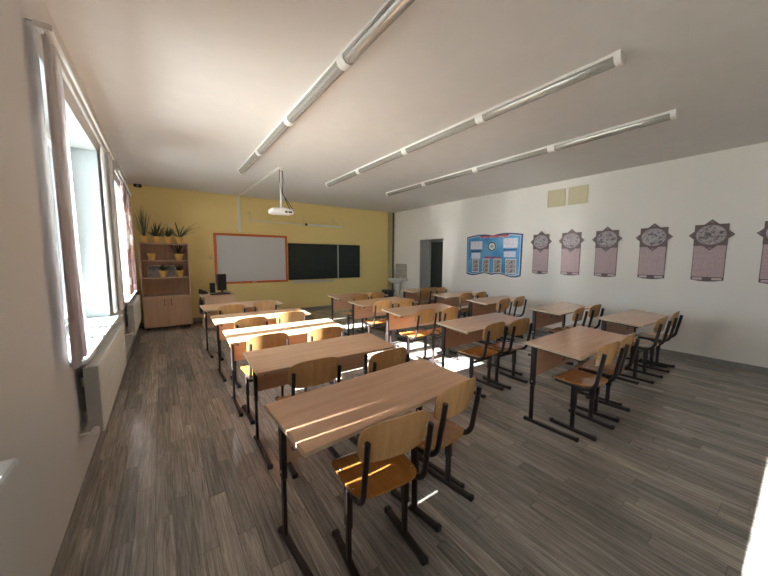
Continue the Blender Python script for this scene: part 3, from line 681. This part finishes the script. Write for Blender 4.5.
# ------------------------------------------------------------------ teacher's desk with computer
t = thing('teacher_desk', 'light wood teacher desk with full front panel below the whiteboard', 'desk', (0.96, 7.62, 0))
MB().box(-0.35, 0.31, -0.42, 0.42, 0.732, 0.755, bev=0.003).build('desk_top', 'cabinet_wood', t)
MB().box(-0.26, 0.29, -0.36, -0.342, 0.08, 0.732, bev=0.002).build('front_panel', 'cabinet_wood', t)
MB().box(-0.278, -0.26, -0.36, 0.38, 0.0, 0.732, bev=0.002).build('side_panel', 'cabinet_wood', t)
MB().box(0.272, 0.29, -0.342, 0.38, 0.0, 0.732, bev=0.002).build('side_panel', 'cabinet_wood', t)
t = thing('computer_monitor', 'black computer monitor on the teacher desk', 'monitor', (1.06, 7.70, 0.755), math.radians(14))
MB().box(-0.10, 0.10, -0.025, 0.02, 0.06, 0.42, bev=0.008).build('casing', 'black_plastic', t)
MB().box(-0.088, 0.088, 0.02, 0.023, 0.075, 0.405).build('screen', 'board_green', t)
MB().box(-0.02, 0.02, -0.03, -0.01, 0.01, 0.12).build('neck', 'black_plastic', t)
MB().lathe([(0.11, 0.0), (0.11, 0.008), (0.04, 0.014)], 0, -0.01, 20, sy=0.8).build('base', 'black_plastic', t)
t = thing('computer_speaker', 'small black speaker box left of the monitor', 'speaker', (0.89, 7.80, 0.755))
MB().box(-0.05, 0.05, -0.06, 0.06, 0.0, 0.22, bev=0.006).build('case', 'black_plastic', t)
MB().tube([(0, -0.06, 0.14), (0, -0.064, 0.14)], 0.035, n=16).build('driver', 'rubber', t)
MB().tube([(0, -0.06, 0.06), (0, -0.064, 0.06)], 0.02, n=16).build('tweeter', 'rubber', t)
t = thing('keyboard', 'dark keyboard lying in front of the monitor on the teacher desk', 'keyboard', (0.99, 7.40, 0.755), 0.1)
MB().box(-0.19, 0.19, -0.065, 0.065, 0.0, 0.018, bev=0.004).build('base', 'black_plastic', t)
mb = MB()
for r in range(4):
    for k in range(13): mb.box(-0.18+k*0.0275, -0.157+k*0.0275, -0.055+r*0.028, -0.031+r*0.028, 0.018, 0.023)
mb.build('keys', 'rubber', t)
t = thing('desk_telephone', 'small dark device with a cable at the left corner of teacher desk', 'telephone', (0.70, 7.70, 0.755), 0.3)
MB().prism([(-0.08, 0), (0.08, 0), (0.08, 0.07), (-0.08, 0.03)], 0, -0.06, 0.06).build('body', 'black_plastic', t)
MB().tube([(-0.04, -0.09, 0.06), (-0.04, 0.0, 0.085), (-0.04, 0.09, 0.085)], 0.018, n=8).build('handset', 'black_plastic', t, True)
t = thing('hanging_bag', 'black bag hanging at the left end of the teacher desk', 'bag', (0.625, 7.50, 0.36))
def bagf(u, v):
    y = -0.15+0.30*u; z = 0.33*v; b = 0.034*math.sin(PI*min(1, 0.15+0.85*v))**0.5*(1-(2*u-1)**4)+0.004
    return (b, y*(1-0.12*v), z), (-b, y*(1-0.12*v), z)
MB().grid(bagf, 12, 8).build('body', 'black_plastic', t, True)
MB().tube([(0, -0.09, 0.32), (0.005, -0.05, 0.362), (0.01, 0.05, 0.362), (0, 0.09, 0.32)], 0.007, n=6).build('strap', 'rubber', t, True)
# ------------------------------------------------------------------ sink corner
t = thing('pedestal_sink', 'white pedestal sink in the front right corner by the doorway', 'sink', (XR, 8.12, 0))
prof = [(0.0, 0.70), (0.11, 0.70), (0.25, 0.77), (0.32, 0.835), (0.335, 0.85), (0.32, 0.85), (0.27, 0.80), (0.12, 0.765), (0.0, 0.76)]
MB().lathe(prof, -0.28, 0, 28, sx=0.82, sy=1.0).build('basin', 'ceramic', t, True)
MB().box(-0.12, -0.002, -0.31, 0.31, 0.80, 0.855, bev=0.012).build('basin_back', 'ceramic', t)
MB().lathe([(0.12, 0.0), (0.105, 0.05), (0.085, 0.4), (0.11, 0.72)], -0.20, 0, 20, sx=0.8).build('pedestal', 'ceramic', t, True)
MB().tube([(-0.07, 0, 0.85), (-0.07, 0, 0.93), (-0.09, 0, 0.965), (-0.18, 0, 0.955), (-0.20, 0, 0.925)], 0.013, n=10).build('tap', 'chrome', t, True)
for s_ in (-1, 1): MB().lathe([(0.018, 0.855), (0.018, 0.89), (0.024, 0.90), (0.024, 0.92), (0.0, 0.925)], -0.07, 0.07*s_, 12).build('tap_handle', 'chrome', t, True)
t = thing('tile_splashback', 'grey tiled splashback on the wall above the sink', 'tiles', (XR, 8.165, 0.87))
for i in range(3):
    for j in range(3):
        y0 = -0.295+i*0.1975; z0 = j*0.16
        MB().box(-0.010, 0, y0+0.002, y0+0.1955, z0+0.002, z0+0.158, bev=0.002).build('tile', 'tile_grey', t)
t = thing('waste_bin', 'dark plastic waste bin on the floor beside the sink', 'bin', (5.95, 8.05, 0))
MB().lathe([(0.15, 0.0), (0.20, 0.46), (0.215, 0.46), (0.215, 0.48), (0.19, 0.48), (0.145, 0.02), (0.0, 0.02)], n=22).build('body', 'bin_dark', t, True)
MB().lathe([(0.216, 0.485), (0.20, 0.51), (0.0, 0.525)], n=22).build('lid', 'bin_dark', t, True)

# ------------------------------------------------------------------ right wall
t = thing('light_switch', 'small white light switch on the wall between door and blue board', 'switch', (XR, 5.67, 1.58))
MB().box(-0.012, 0, -0.04, 0.04, -0.04, 0.04, bev=0.003).build('plate', 'white_plastic', t); MB().box(-0.018, -0.012, -0.02, 0.02, -0.025, 0.025, bev=0.002).build('rocker', 'white_plastic', t)
for y, lab in ((3.17, 'beige square wall vent grille nearer the front wall'), (2.765, 'beige square wall vent grille nearer the camera')):
    t = thing('wall_vent', lab, 'vent', (XR, y, 2.765), 0, 'wall vents')
    MB().box(-0.006, 0, -0.17, 0.17, -0.165, 0.165).build('backing', 'vent_beige', t)
    MB().box(-0.02, -0.006, -0.175, 0.175, 0.15, 0.17, bev=0.002).box(-0.02, -0.006, -0.175, 0.175, -0.17, -0.15, bev=0.002).box(-0.02, -0.006, -0.175, -0.155, -0.15, 0.15, bev=0.002).box(-0.02, -0.006, 0.155, 0.175, -0.15, 0.15, bev=0.002).build('frame', 'vent_beige', t)
    for k in range(12):
        z = -0.1375+k*0.025
        MB().box(-0.017, -0.006, -0.154, 0.154, z-0.007, z+0.007).build('slat', 'vent_beige', t)
# blue information board, shaped like an open book
BY, BZ = 4.625, 1.64
t = thing('information_board', 'blue information board shaped like an open book with sheets and photos', 'board', (XR-0.002, BY, BZ))
def bookpoly(sx, sz, top_amp=0.045):
    p = []
    n = 14
    for k in range(n+1):      # top edge from +y(left in view) to -y
        u = k/n; y = 0.775-1.55*u
        p.append((y*sx, (0.455+top_amp*math.sin(PI*abs(2*u-1)**0.8))*sz))
    for k in range(n+1):
        u = k/n; y = -0.765+1.53*u
        p.append((y*sx, (-0.50+0.035*math.sin(2*PI*abs(2*u-1)))*sz))
    return p
MB().prism(bookpoly(1, 1), 0, -0.012, 0).build('back_board', 'navy', t)
MB().prism(bookpoly(0.955, 0.93), 0, -0.018, -0.012).build('white_border', 'paper', t)
MB().prism(bookpoly(0.94, 0.905), 0, -0.021, -0.018).build('blue_panel', 'blue_board', t)
def sheet(name, mat, y, z, w_, h_, x=-0.0235): return MB().box(x, -0.021, -w_/2, w_/2, -h_/2, h_/2).build(name, mat, t, False, (0, y-BY, z-BZ))
sheet('title_strip', 'title_text', 4.58, 2.075, 0.80, 0.055)
sheet('subtitle_strip', 'title_text_dark', 4.63, 1.565, 0.48, 0.05)
sheet('text_sheet', 'sheet_text', 5.09, 1.875, 0.36, 0.20); sheet('text_sheet', 'sheet_text', 4.14, 1.90, 0.36, 0.22)
sheet('caption_strip', 'navy', 5.09, 1.725, 0.30, 0.04); sheet('caption_strip', 'navy', 4.14, 1.745, 0.34, 0.035)
sheet('text_sheet', 'sheet_text_pink', 5.10, 1.615, 0.28, 0.14); sheet('text_sheet', 'sheet_text_pink', 4.15, 1.64, 0.30, 0.13)
for y, w_ in ((5.10, 0.21), (4.79, 0.20), (4.46, 0.21), (4.11, 0.26)):
    ps = sheet('photo_page', 'paper', y, 1.365, w_, 0.34)
    for j in range(3):
        MB().box(-0.0255, -0.0235, -w_/2+0.012, w_/2-0.012, -0.05, 0.05).build('photo', 'photo_sheet', ps, False, (0, 0, 0.105-0.105*j))
def disc(r, x0, x1, n=28): return MB().prism([(r*math.cos(2*PI*k/n), r*math.sin(2*PI*k/n)) for k in range(n)], 0, x0, x1)
em = disc(0.115, -0.0235, -0.021).build('emblem', 'paper', t, False, (0, 4.630-BY, 1.835-BZ))
ring = MB().lathe([(0.086, -0.001), (0.112, -0.001), (0.112, 0.001), (0.086, 0.001), (0.086, -0.001)], n=28, cap=False).rot(PI/2, 'Y').build('emblem_ring', 'bin_dark', em, False, (-0.0245, 0, 0))
MB().prism([(-0.05, 0.0), (0.0, -0.05), (0.05, 0.0), (0.0, 0.05)], 0, -0.0255, -0.0235).build('emblem_mark', 'radiator_grey', em)
# six mauve posters
POS = [(3.435, 'farthest poster, beside the blue board', 0.96), (2.835, 'second poster from the blue board', 1.0), (2.235, 'third poster from the blue board', 1.0),
       (1.578, 'fourth poster from the blue board', 1.0), (0.925, 'fifth poster from the blue board', 1.0), (0.258, 'nearest poster, cut by the right picture edge', 1.0)]
for i, (y, lab, s_) in enumerate(POS):
    t = thing('wall_poster', 'mauve text poster with brown star top, %s' % lab, 'poster', (XR, y, 1.215), 0, 'star-topped posters on the right wall')
    w2 = 0.172*s_
    MB().prism([(-w2, 0.02), (-w2*0.5, 0.004), (0, -0.002), (w2*0.5, 0.004), (w2, 0.02), (w2, 0.60), (-w2, 0.60)], 0, -0.008, 0).build('backing', 'star_brown', t)
    MB().box(-0.0095, -0.008, -w2+0.008, w2-0.008, 0.068, 0.545).build('text_panel', 'poster_text', t)
    for a, b in ((-w2+0.02, -0.05), (0.05, w2-0.02)): MB().box(-0.0095, -0.008, a, b, 0.024, 0.056).build('caption_panel', 'caption_pink', t)
    MB().box(-0.0095, -0.008, -0.042, 0.042, 0.018, 0.056).build('caption_plate', 'star_brown', t)
    zc = 0.685
    MB().box(-0.016, -0.008, -w2-0.004, w2+0.004, zc-0.155, zc+0.155).build('star_square', 'star_brown', t)
    R = 0.238*s_
    MB().prism([(-R, zc), (0, zc-0.228), (R, zc), (0, zc+0.228)], 0, -0.020, -0.0165).build('star_diamond', 'star_brown', t)
    for q in ((-R+0.022, 0), (R-0.022, 0), (0, 0.20), (0, -0.20)):
        g = 0.026; MB().prism([(q[0]-g*(0 if q[0] < 0 else 1), zc+q[1]), (q[0], zc+q[1]-g*(0.5 if q[0] else 0)-(0 if q[0] else (g if q[1] > 0 else -0.0))), (q[0]+g*(0 if q[0] > 0 else 1), zc+q[1]), (q[0], zc+q[1]+g*(0.5 if q[0] else 0)+(0 if q[0] else (g if q[1] < 0 else 0)))], 0, -0.0215, -0.020).build('star_accent', 'text_mauve', t)
    ell = [(0.150*s_*math.cos(2*PI*k/30), 0.135*math.sin(2*PI*k/30)) for k in range(30)]
    MB().prism([(a*1.04, b*1.05) for a, b in ell], 0, -0.0225, -0.020).build('oval_rim', 'poster_text', t, False, (0, 0, zc))
    MB().prism(ell, 0, -0.0245, -0.0225).build('oval_picture', 'engraving_%d' % i, t, False, (0, 0, zc))
